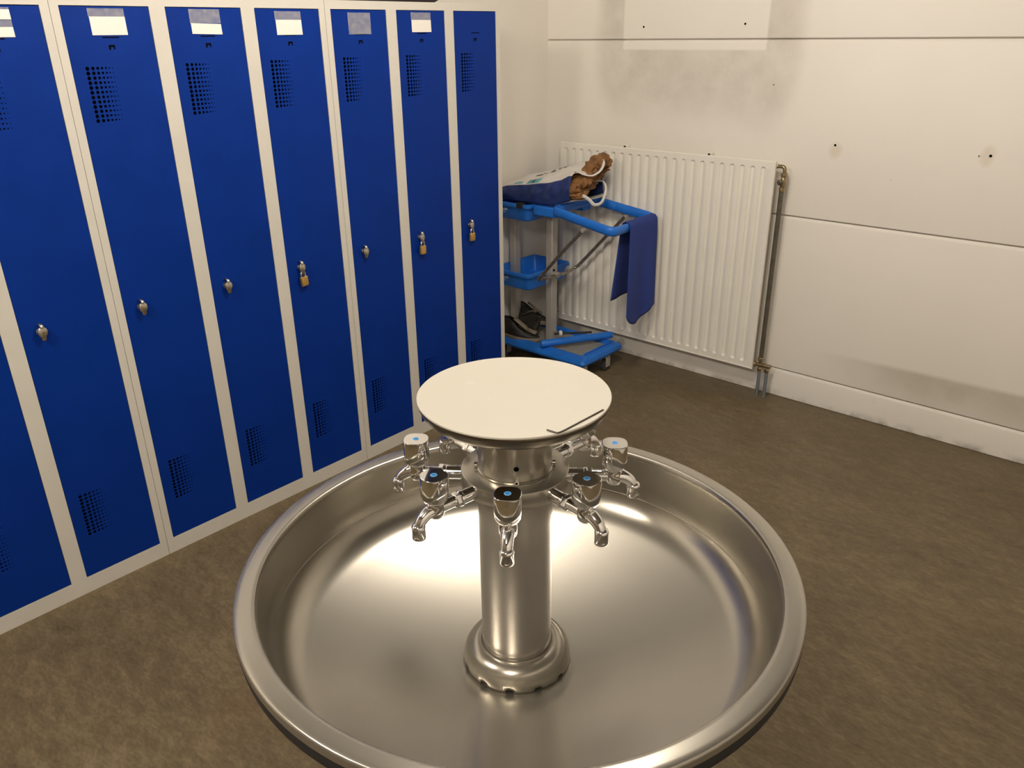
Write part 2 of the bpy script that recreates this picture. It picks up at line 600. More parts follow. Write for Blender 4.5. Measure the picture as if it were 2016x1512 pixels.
# ------------------------------------------------------------------ lockers
PITCH, DOOR_W, DZ0, DZ1, LH, LD = 0.300, 0.2475, 0.0583, 1.7697, 1.80, 0.425
GAP = 0.002
COLS = [(0.0, 0.0056), (0.0155, 0.0050), (0.0290, 0.0043), (0.0410, 0.0036), (0.0520, 0.0029), (0.0615, 0.0022), (0.0705, 0.0016)]
ROWP = 0.0128
NROW = 12


def vent_cells(mb, y0, zt, x):
    """perforated field: 12 rows of round holes that get smaller from left to right; returns its outline"""
    ys = [y0 + c for c, _ in COLS]
    bnd = [ys[0] - 0.008] + [(a + b_) / 2 for a, b_ in zip(ys, ys[1:])] + [ys[-1] + 0.005]
    for r_ in range(NROW):
        zc = zt - ROWP * r_
        z0, z1 = zc - ROWP / 2, zc + ROWP / 2
        for c in range(len(COLS)):
            a, b_ = bnd[c], bnd[c + 1]
            yc, rad = ys[c], COLS[c][1]
            ym = yc
            outer = [(b_, zc), (b_, z1), (ym, z1), (a, z1), (a, zc), (a, z0), (ym, z0), (b_, z0)]
            vs = [(x, p, q) for p, q in outer]
            for k in range(8):
                an = k * PI / 4
                vs.append((x, yc + rad * math.cos(an), zc + rad * math.sin(an)))
            for k in range(8):
                an = k * PI / 4
                vs.append((x - 0.0015, yc + rad * math.cos(an), zc + rad * math.sin(an)))
            fs = []
            for k in range(8):
                l = (k + 1) % 8
                fs.append((k, l, 8 + l, 8 + k))
                fs.append((8 + k, 8 + l, 16 + l, 16 + k))
            mb.add(vs, fs)
    return bnd[0], bnd[-1], zt - ROWP * (NROW - 0.5), zt + ROWP / 2


def door_mesh():
    mb = MB()
    x = -0.0015
    h = DOOR_W / 2
    V1 = vent_cells(mb, -0.083, 1.610, x)
    V2 = vent_cells(mb, -0.083, 0.347, x)

    def q(y0, y1, z0, z1):
        mb.add([(x, y0, z0), (x, y1, z0), (x, y1, z1), (x, y0, z1)], [(0, 1, 2, 3)])
    ya, yb = V1[0], V1[1]
    q(-h, ya, DZ0, DZ1)
    q(yb, h, DZ0, DZ1)
    q(ya, yb, V1[3], DZ1)
    q(ya, yb, V2[3], V1[2])
    q(ya, yb, DZ0, V2[2])
    xb = -0.019
    mb.add([(x, -h, DZ0), (x, h, DZ0), (x, h, DZ1), (x, -h, DZ1), (xb, -h, DZ0), (xb, h, DZ0), (xb, h, DZ1), (xb, -h, DZ1)],
           [(0, 4, 5, 1), (1, 5, 6, 2), (2, 6, 7, 3), (3, 7, 4, 0)])
    return mb.mesh('door', 0)


DOOR_ME = door_mesh()
DOOR_ME.materials.append(M['door_blue'])


def latch_meshes():
    a = MB()
    # round base on the door, stub and the turned plate with its pierced lug
    rotx = Matrix.Rotation(PI / 2, 4, 'Y')
    def lx(prof):
        b = MB().lathe(prof, seg=20)
        a.add([rotx @ Vector(p) for p in b.v], b.f)
    lx([(0.0002, 0.0), (0.0125, 0.0), (0.0125, 0.004), (0.009, 0.005), (0.0085, 0.014), (0.0002, 0.014)])
    plate = [(0.0, 0.0165), (0.0062, 0.0145), (0.0118, 0.0085), (0.0135, 0.0), (0.0115, -0.0085), (0.0068, -0.0145), (0.0066, -0.021), (0.0042, -0.0255),
             (-0.0042, -0.0255), (-0.0066, -0.021), (-0.0068, -0.0145), (-0.0115, -0.0085), (-0.0135, 0.0), (-0.0118, 0.0085), (-0.0062, 0.0145)]
    n = len(plate)
    vs = [(0.0135, y, z) for y, z in plate] + [(0.0180, y, z) for y, z in plate] + [(0.0195, y * 0.86, z * 0.86) for y, z in plate]
    fs = [tuple(range(n))[::-1], tuple(range(2 * n, 3 * n))]
    for s in (0, n):
        for i in range(n):
            j = (i + 1) % n
            fs.append((s + i, s + j, s + n + j, s + n + i))
    a.add(vs, fs)
    b = MB()
    # bent staple above, coming out of the door over the plate
    b.tube(bez([(0.0, -0.001, 0.0205), (0.010, -0.001, 0.024), (0.0185, 0.0, 0.021), (0.0225, 0.0, 0.013)], 5), [0.0055] * 15 + [0.004], 10, flat=0.7)
    return a.mesh('latch'), b.mesh('staple')


LATCH_ME, STAPLE_ME = latch_meshes()
LATCH_ME.materials.append(M['latch_steel'])
STAPLE_ME.materials.append(M['latch_steel'])
LZ, LDY = 0.906, -0.0715


def link(name, me, parent, loc=(0, 0, 0)):
    o = bpy.data.objects.new(name, me)
    COL.objects.link(o)
    o.parent = parent
    o.location = loc
    return o


SLOT_ME = MB().box(-0.001, 0.0004, -0.024, 0.024, -0.0016, 0.0016).mesh('card_slot', 0)
SLOT_ME.materials.append(M['black'])
_ch = MB()
# small pressed key-shaped cut-out under the slot: a bar with two short legs
_ch.box(-0.001, 0.0004, -0.009, 0.009, -0.0005, 0.0055)
_ch.box(-0.001, 0.0004, -0.009, -0.0035, -0.0075, -0.0005)
_ch.box(-0.001, 0.0004, 0.0045, 0.009, -0.0065, -0.0005)
NOTCH_ME = _ch.mesh('key_notch', 0)
NOTCH_ME.materials.append(M['black'])


def card(name, y0, y1, z0, z1, mat, parent, th=0.0006, skew=0.0, x=0.0, lift=0.0):
    mb = MB()
    pts = [(y0, z0), (y1, z0 - skew), (y1, z1 - skew), (y0, z1)]
    vs = [(x, p[0], p[1]) for p in pts] + [(x + th + (lift if k < 2 else 0), p[0], p[1]) for k, p in enumerate(pts)]
    mb.add(vs, [(0, 3, 2, 1), (4, 5, 6, 7), (0, 1, 5, 4), (1, 2, 6, 5), (2, 3, 7, 6), (3, 0, 4, 7)])
    return mb.build(name, mat, parent, smooth_angle=0)


LABELS = {0: [(1.736, 1.760), (1.694, 1.718)], 1: [(1.696, 1.744)], 2: [(1.697, 1.727)], 3: [(1.691, 1.737)], 5: [(1.695, 1.738)], -1: [(1.70, 1.742)]}
TAPES = {0: [(1.6925, 1.765)], 1: [(1.744, 1.765)], 2: [(1.727, 1.766)], 3: [(1.737, 1.763)], 4: [(1.690, 1.761)], 5: [(1.738, 1.764)]}
bank_labels = {0: 'three-door blue locker bank cut off by the left edge of the picture',
               1: 'middle three-door blue locker bank with paper name cards on all three doors',
               2: 'three-door blue locker bank at the end of the row next to the cleaning trolley'}
for bnk in range(3):
    ya, yb = -2.7 + 0.9 * bnk, -1.8 + 0.9 * bnk
    g = 0.0007
    o0 = (0, ya, 0)
    t = thing('locker_bank', bank_labels[bnk], 'locker', o0, 0, 'blue locker banks along the left wall')
    h = DOOR_W / 2 + GAP
    # front frame with three door openings, one welded piece
    mb = MB(o0)
    mb.box(-0.022, 0.0, ya + g, yb - g, 0.0, DZ0 - GAP)
    mb.box(-0.022, 0.0, ya + g, yb - g, DZ1 + GAP, LH)
    edges = [ya + g]
    for k in range(3):
        c = ya + PITCH * (k + 0.5)
        edges += [c - h, c + h]
    edges.append(yb - g)
    for k in range(0, 8, 2):
        mb.box(-0.022, 0.0, edges[k], edges[k + 1], DZ0 - GAP, DZ1 + GAP)
    mb.build('front_frame', 'frame_paint', t, smooth_angle=0)
    mb = MB(o0)
    mb.box(-LD, -0.022, ya + g, ya + 0.003, 0.0, LH)
    mb.box(-LD, -0.022, yb - 0.003, yb - g, 0.0, LH)
    mb.box(-LD, -0.022, ya + 0.003, yb - 0.003, LH - 0.003, LH)
    mb.box(-LD, -0.022, ya + 0.003, yb - 0.003, 0.0, 0.02)
    mb.box(-LD, -LD + 0.003, ya + 0.003, yb - 0.003, 0.02, LH - 0.003)
    for k in (1, 2):
        mb.box(-LD + 0.003, -0.022, ya + 0.3 * k - 0.002, ya + 0.3 * k + 0.002, 0.02, LH - 0.003)
    mb.build('carcass', 'inside_paint', t, smooth_angle=0)
    for k in range(3):
        idx = (bnk - 1) * 3 + 1 + k
        d = link('door', DOOR_ME, t, (0, PITCH * (k + 0.5), 0))
        X0 = -0.0015
        link('latch', LATCH_ME, d, (X0, LDY, LZ))
        link('staple', STAPLE_ME, d, (X0, LDY, LZ))
        link('card_slot', SLOT_ME, d, (X0, 0.0, 1.690))
        link('key_notch', NOTCH_ME, d, (X0, -0.002, 1.665))
        for (z0, z1) in LABELS.get(idx, []):
            card('name_card', -0.05, 0.05, z0, z1, 'label', d, x=X0 + 0.0002, skew=0.0025 if idx == 2 else 0.0, lift=0.0015)
        for (z0, z1) in TAPES.get(idx, []):
            card('tape', -0.052, 0.05, z0, z1, 'tape', d, x=X0 + 0.0004, th=0.0002)

# padlocks hang in the lugs of three latches
def padlock(yc, label, tilt, sc_=1.0):
    t = thing('padlock', label, 'padlock', (0.0145, yc, LZ - 0.0225), 0, 'brass padlocks on the locker latches')
    t.rotation_euler = (tilt, 0.0, 0.12)
    body = MB()
    body.box(-0.0065, 0.0065, -0.0155, 0.0155, -0.047, -0.0115)
    b = body.build('body', 'brass', t, bevel=0.0028, seg=3)
    MB().box(0.0064, 0.0072, -0.0105, 0.0105, -0.041, -0.018).build('face_plate', 'brass', b, bevel=0.0003, seg=1)
    MB().cyl((0, 0.004, -0.0465), (0, 0.004, -0.0485), 0.0042, seg=12).build('key_cylinder', 'latch_steel', b)
    path = [(0, -0.0098, -0.013)] + [(0, -0.0098 * math.cos(a), 0.0 - 0.002 + 0.0105 * math.sin(a)) for a in [PI * k / 10 for k in range(11)]] + [(0, 0.0098, -0.013)]
    MB().tube(path, 0.0028, 10, up=(1, 0, 0)).build('shackle', 'chrome', t)
    return t


padlock(-1.05 + LDY, 'brass padlock on the locker fourth from the row end, lowest of three', 0.08)
padlock(-0.45 + LDY, 'brass padlock on the second locker from the trolley, middle of three', -0.03)
padlock(-0.15 + LDY, 'brass padlock on the last locker of the row, beside the trolley', -0.02)

# dark flat case lying on top of the lockers, just reaching into the picture
cs = MB((-0.16, -0.56, LH))
prof = [(-0.90, 0.0), (-0.905, 0.03), (-0.86, 0.06), (-0.40, 0.06), (-0.335, 0.03), (-0.33, 0.012), (-0.36, 0.0)]
n = len(prof)
vs = [(x, y, LH + z) for x in (-0.30, -0.012) for y, z in prof]
cs.add(vs, [tuple(range(n)), tuple(range(n, 2 * n))[::-1]] + [(i, n + i, n + (i + 1) % n, (i + 1) % n) for i in range(n)])
tag(cs.build('flat_case', 'case_dark', bevel=0.006), 'dark flat case lying on top of the locker row', 'case')

# ------------------------------------------------------------------ wash fountain
BX, BY = 1.68733, -1.83646
PX, PY = 1.68358, -1.83976
fo = (BX, BY, 0.0)
wfn = thing('wash_fountain', 'round stainless steel wash fountain with eight chrome taps around a central pillar', 'wash fountain', fo)


def L(prof, name, mat, parent, off=(0, 0), seg=128, **kw):
    return MB().lathe(prof, off, seg).build(name, mat, parent, **kw)


FR, FA = 0.0951, math.radians(21.0)          # fillet radius and slope where the dish meets it
dish = lambda r: 0.568 + 0.48 * (r * r - 0.0106)
bowl_in = [(0.4705, 0.7985), (0.4680, 0.794), (0.4668, 0.786), (0.4650, 0.762), (0.4625, 0.742)] + \
          [(0.461 - FR * (1 - math.sin(a)), 0.7285 - FR * math.cos(a)) for a in [PI / 2 + (FA - PI / 2) * k / 14 for k in range(15)]] + \
          [(r, dish(r)) for r in (0.385, 0.36, 0.33, 0.30, 0.26, 0.21, 0.16, 0.12, 0.09, 0.06)]
th = 0.004
bowl_out = [(r, dish(r) - 0.005) for r in (0.06, 0.09, 0.12, 0.16, 0.21, 0.26, 0.30, 0.33, 0.36, 0.385)] + \
           [(0.461 - FR + (FR + 0.005) * math.sin(a), 0.7285 - (FR + 0.005) * math.cos(a)) for a in [FA + (PI / 2 - FA) * k / 10 for k in range(11)]] + [(0.4680, 0.745), (0.4695, 0.758), (0.4705, 0.772)]
basin = L(bowl_in + bowl_out[:1], 'basin', 'steel_basin', wfn, smooth_angle=50)
L(bowl_out, 'underside', 'undercoat_and_reflection', wfn, smooth_angle=50)
rim_prof = [(0.4705, 0.7985), (0.4725, 0.7998), (0.478, 0.8003), (0.495, 0.8001), (0.5022, 0.7996), (0.5048, 0.7982), (0.5062, 0.7955), (0.5066, 0.791),
            (0.5066, 0.784)]
L([(0.5066, 0.784), (0.5062, 0.772), (0.5045, 0.760), (0.4990, 0.754), (0.4720, 0.7545), (0.4705, 0.760)], 'lip', 'undercoat_and_reflection', wfn, smooth_angle=50)  # dark colour stands in for the steel lip reflecting the dark floor
rim_prof += [(0.5030, 0.784), (0.5010, 0.790), (0.4715, 0.794)]
L(rim_prof, 'rim', 'steel_basin', wfn, smooth_angle=50)
# weld bead running round the inside of the bowl
bead = [(0.4566, 0.6990), (0.4556, 0.6978), (0.4549, 0.6962), (0.4550, 0.6940)]
L(bead, 'weld_bead', 'steel_basin', basin, seg=128)
# pedestal that carries the bowl, hidden behind it in the photo
L([(0.0005, 0.0), (0.16, 0.0), (0.16, 0.012), (0.11, 0.02), (0.10, 0.05), (0.10, 0.54), (0.13, 0.5645), (0.0005, 0.5645)], 'pedestal', 'steel_pillar', wfn, seg=64)
off = (PX - BX, PY - BY)
# domed strainer ring around the foot of the pillar with notches in its lower edge
fl = []
seg = 96
prof = [(0.0660, 0.6060), (0.0665, 0.6115), (0.0700, 0.6145), (0.0760, 0.6150), (0.0850, 0.6120), (0.0935, 0.6050), (0.0990, 0.5960), (0.1020, 0.5850), (0.1028, 0.5775), (0.1028, 0.5665)]
mb = MB()
nn = len(prof)
vs, fs = [], []
for (r, z) in prof:
    for k in range(seg):
        a = 2 * PI * k / seg
        vs.append((off[0] + r * math.cos(a), off[1] + r * math.sin(a), z))
for i in range(nn - 1):
    for k in range(seg):
        # cut twelve small drain slots out of the lowest band
        if i == nn - 2 and k % 8 in (0, 1):
            continue
        l = (k + 1) % seg
        fs.append((i * seg + k, i * seg + l, (i + 1) * seg + l, (i + 1) * seg + k))
mb.add(vs, fs)
mb.build('strainer_ring', 'steel_collar', wfn, smooth_angle=60, solid=0.002)
L([(0.0635, 0.566), (0.0665, 0.566), (0.0665, 0.9650), (0.0635, 0.9650)], 'pillar', 'steel_pillar', wfn, off)
L([(0.0655, 0.9630), (0.0935, 0.9630), (0.0950, 0.9640), (0.0956, 0.9660), (0.0956, 0.9910), (0.0950, 0.9932), (0.0935, 0.9940), (0.0660, 0.9940)], 'collar', 'steel_collar', wfn, off, smooth_angle=35)
neck = L([(0.0652, 0.9940), (0.0665, 0.9945), (0.0668, 0.9975), (0.0646, 0.9985), (0.0646, 1.060), (0.0646, 1.0990)], 'neck', 'steel_collar', wfn, off, smooth_angle=35)
L([(0.0650, 1.0985), (0.0780, 1.0985), (0.100, 1.0988), (0.128, 1.1000), (0.143, 1.1030), (0.1525, 1.1080), (0.1580, 1.1150), (0.1615, 1.1230), (0.1630, 1.1285), (0.1625, 1.1300), (0.0005, 1.1300)],
  'top_pan', 'steel_pan', wfn, off)
L([(0.0005, 1.1302), (0.1630, 1.1302), (0.1637, 1.1310), (0.1637, 1.1330), (0.1630, 1.1338), (0.0005, 1.1338)], 'top_disc', 'disc', wfn, off, smooth_angle=35)
A0 = math.radians(-52.35)
# grub screws and drilled holes in the neck
for k in range(4):
    a = A0 + math.radians(6) + k * PI / 2
    u = Vector((math.cos(a), math.sin(a), 0))
    c = Vector((off[0], off[1], 0))
    MB().cyl(c + u * 0.0640 + Vector((0, 0, 1.0235)), c + u * 0.0650 + Vector((0, 0, 1.0235)), 0.0045, seg=16).build('bore', 'black', neck)
    s = c + u * 0.0655
    MB().cyl(s + Vector((0, 0, 0.9995)), s + u * 0.0055 + Vector((0, 0, 0.9995)), 0.0045, seg=14).build('grub_screw', 'chrome', neck)
    MB().cyl(s + u * 0.0050 + Vector((0, 0, 0.9995)), s + u * 0.0058 + Vector((0, 0, 0.9995)), 0.0022, seg=6).build('screw_socket', 'black', neck)

# one tap in its own frame: x points outwards, origin on the pillar axis
ZA = 0.9790
def superring(z, r, e=3.0, n=32, cx=0.0, sy=1.0):
    out = []
    for k in range(n):
        a = 2 * PI * k / n
        ca, sa = math.cos(a), math.sin(a)
        d = (abs(ca) ** e + abs(sa) ** e) ** (-1 / e)
        out.append((cx + r * d * ca, r * sy * d * sa, z))
    return out


def loft(mb, rings, cap0=True, cap1=True):
    n = len(rings[0])
    vs = [p for r in rings for p in r]
    fs = []
    for i in range(len(rings) - 1):
        for k in range(n):
            l = (k + 1) % n
            fs.append((i * n + k, i * n + l, (i + 1) * n + l, (i + 1) * n + k))
    if cap0:
        fs.append(tuple(range(n))[::-1])
    if cap1:
        fs.append(tuple((len(rings) - 1) * n + k for k in range(n)))
    mb.add(vs, fs)


def make_tap():
    t = bpy.data.objects.new('tap', None)
    COL.objects.link(t)
    t.parent = wfn
    # body: curved belly under the handle that runs out into the drooping spout
    bd = MB()
    bd.lathe([(0.0001, 0.9630), (0.0070, 0.9634), (0.0122, 0.9662), (0.0146, 0.9720), (0.0150, 0.9790), (0.0145, 0.9860), (0.0138, 0.9910), (0.0142, 0.9960), (0.0001, 0.9960)], (0.1735, 0), 24)
    bd.build('body', 'chrome', t, smooth_angle=50)
    sp = bez([(0.1715, 0, 0.9790), (0.1800, 0, 0.9795), (0.1880, 0, 0.9785), (0.1960, 0, 0.9745), (0.2025, 0, 0.9685), (0.2065, 0, 0.9610)], 5)
    rr = [0.0136 - 0.0048 * (i / (len(sp) - 1)) ** 0.8 for i in range(len(sp))]
    MB().tube(sp, rr, 18).build('spout', 'chrome', t, smooth_angle=50)
    MB().lathe([(0.0001, 0.9665), (0.0070, 0.9662), (0.0105, 0.9640), (0.0117, 0.9605), (0.0113, 0.9580), (0.0112, 0.9430), (0.0116, 0.9405), (0.0110, 0.9390), (0.0085, 0.9388), (0.0083, 0.9420), (0.0001, 0.9420)],
               (0.2080, 0), 24).build('aerator', 'chrome', t, smooth_angle=40)
    arm = MB()
    arm.tube([(0.092, 0, ZA), (0.120, 0, ZA)], 0.0124, 20)
    arm.tube([(0.120, 0, ZA), (0.1215, 0, ZA), (0.1255, 0, ZA), (0.127, 0, ZA)], [0.0124, 0.0138, 0.0138, 0.0124], 20)
    arm.tube([(0.1345, 0, ZA), (0.168, 0, ZA)], 0.0100, 20)
    arm.build('arm', 'chrome', t, smooth_angle=40)
    MB().tube([(0.1265, 0, ZA), (0.1275, 0, ZA), (0.1345, 0, ZA), (0.1355, 0, ZA)], [0.0118, 0.0136, 0.0136, 0.0118], 6).build('hex_nut', 'chrome', t, smooth_angle=25)
    h = MB()
    cx = 0.1727
    rings = [superring(0.9925, 0.0142, 2.1, cx=cx), superring(0.9935, 0.0160, 2.1, cx=cx), superring(0.9985, 0.0196, 2.3, cx=cx), superring(1.0035, 0.0212, 2.6, cx=cx), superring(1.0150, 0.0216, 2.8, cx=cx),
             superring(1.0405, 0.0219, 2.8, cx=cx), superring(1.0424, 0.0216, 2.8, cx=cx), superring(1.0432, 0.0207, 2.8, cx=cx), superring(1.0432, 0.0195, 2.8, cx=cx)]
    loft(h, rings)
    hd = h.build('handle', 'chrome', t, smooth_angle=28)
    m = MB().lathe([(0.0001, 1.0438), (0.0042, 1.0438), (0.0045, 1.0430)], (cx, 0), 20).build('blue_marker', 'blue_dot', t)
    MB().lathe([(0.0042, 1.0436), (0.0056, 1.0436), (0.0058, 1.0430)], (cx, 0), 20).build('marker_ring', 'blue_dot_ring', t)
    return t


tap0 = make_tap()
for k in range(8):
    tp = tap0 if k == 0 else copy_tree(tap0, wfn)
    tp.location = (off[0], off[1], 0)
    tp.rotation_euler = (0, 0, A0 + k * PI / 4)

# bent hex key left lying on the cream disc
kz = 1.1338 + 0.0013
kp = [(1.8130, -1.9115, kz), (1.8270, -1.9105, kz), (1.8318, -1.9095, kz), (1.8335, -1.9050, kz), (1.8345, -1.8950, kz), (1.8375, -1.7985, kz)]
tag(MB((1.834, -1.86, 1.1338)).tube(kp, 0.0013, 6).build('hex_key', 'hexkey', smooth_angle=20), 'thin L-shaped steel hex key lying on the cream disc', 'hex key')

# ------------------------------------------------------------------ radiator
RX0, RX1, RZ0, RZ1, RY = -0.272, 0.948, 0.138, 1.147, 0.775
rad = thing('radiator', 'cream steel panel radiator with vertical grooves on the far wall', 'radiator', (0.34, RY, RZ0))
ro = (0.34, RY, RZ0)
gx = [-0.234 + 0.05127 * k for k in range(23)]
zt_, zb_ = 1.1205, 0.172
hw, dep = 0.0125, 0.0085


def groove(x, z):
    k = min(22, max(0, round((x - gx[0]) / 0.05127)))
    dx = abs(x - gx[k])
    if z > zt_ - hw:
        d = math.hypot(dx, z - (zt_ - hw))
    elif z < zb_ + hw:
        d = math.hypot(dx, z - (zb_ + hw))
    else:
        d = dx
    if d >= hw:
        return 0.0
    s = 1 - d / hw
    return dep * min(1.0, (3 * min(1, s / 0.42) ** 2 - 2 * min(1, s / 0.42) ** 3))


xs = [RX0]
for k in range(23):
    for q in (-0.0128, -0.0115, -0.0102, -0.0088, -0.0070, 0.0, 0.0070, 0.0088, 0.0102, 0.0115, 0.0128):
        xs.append(gx[k] + q)
xs.append(RX1)
zs = [RZ0 + 0.004, zb_ - 0.002] + [zb_ + hw * q / 7 for q in range(0, 8)] + [0.3, 0.5, 0.7, 0.9] + [zt_ - hw + hw * q / 7 for q in range(0, 8)] + [zt_ + 0.002, RZ1 - 0.003]
mb = MB(ro)
nx, nz = len(xs), len(zs)
mb.add([(x, RY + groove(x, z), z) for z in zs for x in xs],
       [(j * nx + i, j * nx + i + 1, (j + 1) * nx + i + 1, (j + 1) * nx + i) for j in range(nz - 1) for i in range(nx - 1)])
mb.build('front_panel', 'radiator', rad, smooth_angle=60)
mb = MB(ro)
# rolled edges of the panel and its back sheet
e0, e1, f0, f1 = RX0, RX1, RZ0 + 0.004, RZ1 - 0.003
ring_f = [(e0, RY, f0), (e1, RY, f0), (e1, RY, f1), (e0, RY, f1)]
ring_m = [(e0 - 0.003, RY + 0.004, f0 - 0.004), (e1 + 0.003, RY + 0.004, f0 - 0.004), (e1 + 0.003, RY + 0.004, f1 + 0.003), (e0 - 0.003, RY + 0.004, f1 + 0.003)]
ring_b = [(x, RY + 0.014, z) for x, _, z in ring_m]
mb.add(ring_f + ring_m + ring_b, [(a + i, a + (i + 1) % 4, a + 4 + (i + 1) % 4, a + 4 + i) for a in (0, 4) for i in range(4)] + [(8, 9, 10, 11)])
mb.build('edge_flange', 'radiator', rad, smooth_angle=30)
MB(ro).tube([(RX0 + 0.004, RY - 0.001, RZ0 + 0.0075), (RX1 - 0.004, RY - 0.001, RZ0 + 0.0075)], 0.0022, 8).build('bottom_seam', 'radiator', rad)
cf = MB(ro)
x = RX0 + 0.04
pts = []
k = 0
while x < RX1 - 0.04:
    pts.append((x, RY + (0.0145 if k % 4 in (0, 3) else 0.040)))
    x += 0.012
    k += 1
n = len(pts)
cf.add([(a, b_, z) for z in (RZ0 + 0.05, RZ1 - 0.06) for a, b_ in pts], [(i, i + 1, n + i + 1, n + i) for i in range(n - 1)])
cf.build('convector', 'radiator_inner', rad, smooth_angle=0)
for bx in (0.135, 0.612):
    b_ = MB(ro).box(bx - 0.015, bx + 0.015, RY + 0.045, YF - 0.0005, RZ0 + 0.06, RZ1 - 0.01).build('bracket', 'radiator', rad, bevel=0.002)
    MB(ro).box(bx - 0.010, bx + 0.010, RY + 0.010, RY + 0.048, RZ1 - 0.004, RZ1 + 0.010).build('clip', 'radiator', b_, bevel=0.002)
    MB(ro).box(bx - 0.004, bx + 0.007, RY + 0.006, RY + 0.0098, RZ1 + 0.0005, RZ1 + 0.008).build('clip_gap', 'black_plastic', b_)

# pipework
VX, VY = 0.982, 0.800
pw = thing('heating_pipe', 'bare steel heating pipe with brass valve standing right of the radiator', 'pipe', (VX, VY, 0))
po = (VX, VY, 0)
MB(po).tube([(VX, VY, 0.200), (VX, VY, 1.030)], 0.0112, 16).build('riser', 'pipe', pw)
MB(po).tube(bez([(0.945, VY, 1.124), (0.966, VY, 1.125), (0.981, VY, 1.121), (0.986, VY, 1.106), (0.986, VY, 1.088)], 6), 0.0085, 14).build('elbow', 'fitting', pw)
MB(po).tube([(0.936, VY, 1.124), (0.944, VY, 1.124), (0.948, VY, 1.124), (0.956, VY, 1.124)], [0.0125, 0.0125, 0.012, 0.0085], 6).build('union_nut', 'fitting', pw, smooth_angle=20)
vb = MB(po)
vb.lathe([(0.0001, 1.030), (0.011, 1.030), (0.013, 1.040), (0.012, 1.050), (0.013, 1.062), (0.011, 1.075), (0.009, 1.080), (0.0001, 1.080)], (0.984, VY), 18)
vb.build('valve_body', 'fitting', pw)
MB(po).tube([(0.981, VY - 0.010, 1.060), (0.977, VY - 0.026, 1.058), (0.976, VY - 0.030, 1.058)], [0.0095, 0.0125, 0.008], 12).build('valve_cap', 'pipe', pw)
for (nx_, z0, z1, r) in ((0.986, 1.080, 1.098, 0.0145), (0.983, 1.014, 1.034, 0.0140), (0.981, 0.186, 0.206, 0.0145)):
    MB(po).tube([(nx_, VY, z0), (nx_, VY, z0 + 0.003), (nx_, VY, z1 - 0.003), (nx_, VY, z1)], [r * 0.86, r, r, r * 0.86], 6).build('compression_nut', 'fitting', pw, smooth_angle=20)
tz = 0.165
MB(po).tube([(0.944, VY, tz), (1.036, VY, tz + 0.002)], 0.0105, 14).build('tee', 'fitting', pw)
MB(po).tube([(0.938, VY, tz), (0.942, VY, tz), (0.956, VY, tz), (0.960, VY, tz)], [0.011, 0.014, 0.014, 0.011], 6).build('union_nut', 'fitting', pw, smooth_angle=20)
MB(po).cyl((0.981, VY, tz + 0.008), (0.981, VY, 0.190), 0.010, seg=14).build('tee_branch', 'fitting', pw)
for nx_ in (0.981, 1.019):
    MB(po).tube([(nx_, VY, tz - 0.012), (nx_, VY, tz - 0.016), (nx_, VY, tz - 0.030), (nx_, VY, tz - 0.033)], [0.0095, 0.0125, 0.0125, 0.0095], 6).build('compression_nut', 'fitting', pw, smooth_angle=20)
    MB(po).cyl((nx_, VY, 0.0), (nx_, VY, tz - 0.03), 0.0085, seg=14).build('floor_pipe', 'pipe_blue', pw)

# ------------------------------------------------------------------ cleaning trolley
tr = thing('cleaning_trolley', 'blue and grey cleaning trolley standing in the corner by the radiator', 'trolley', (-0.1, 0.53, 0))
to = (-0.1, 0.53, 0)
TX0, TX1, TY0, TY1, TZ = -0.405, 0.232, 0.345, 0.712, 0.130
base = MB(to)


def base_ring(x0, x1, y0, y1, z):
    return [tuple(p) for p in round_loop([(x0, y0, z), (x1, y0, z), (x1, y1, z), (x0, y1, z)], 0.025, 5)]


rings = [base_ring(TX0 + 0.035, TX1 - 0.03, TY0 + 0.03, TY1 - 0.03, 0.082), base_ring(TX0 + 0.004, TX1 - 0.006, TY0 + 0.004, TY1 - 0.004, 0.092), base_ring(TX0, TX1, TY0, TY1, 0.104), base_ring(TX0 + 0.006, TX1 - 0.004, TY0 + 0.006, TY1 - 0.004, 0.122),
         base_ring(TX0 + 0.030, TX1 - 0.020, TY0 + 0.040, TY1 - 0.030, TZ + 0.006), base_ring(TX0 + 0.050, TX1 - 0.050, TY0 + 0.062, TY1 - 0.046, TZ), base_ring(TX0 + 0.055, TX1 - 0.055, TY0 + 0.068, TY1 - 0.052, 0.112)]
loft(base, rings, True, True)
bs = base.build('base', 'trolley_blue', tr, smooth_angle=35)
MB(to).box(TX0 + 0.060, TX1 - 0.060, TY0 + 0.073, TY1 - 0.057, 0.1125, 0.1165).build('deck', 'trolley_grey', tr, bevel=0.002)
for q in range(3):
    MB(to).box(TX1 - 0.052 + q * 0.014, TX1 - 0.044 + q * 0.014, TY0 + 0.07, TY1 - 0.06, TZ - 0.004, TZ + 0.010 - q * 0.004).build('end_ridge', 'trolley_blue', bs, bevel=0.002)
PXc, PYc = -0.107, 0.500
MB(to).box(PXc - 0.022, PXc + 0.022, PYc - 0.024, PYc + 0.024, 0.1165, 0.845).build('post', 'trolley_post', tr, bevel=0.005)
MB(to).box(-0.385, -0.345, PYc - 0.024, PYc + 0.024, 0.1165, 0.845).build('post', 'trolley_post', tr, bevel=0.005)


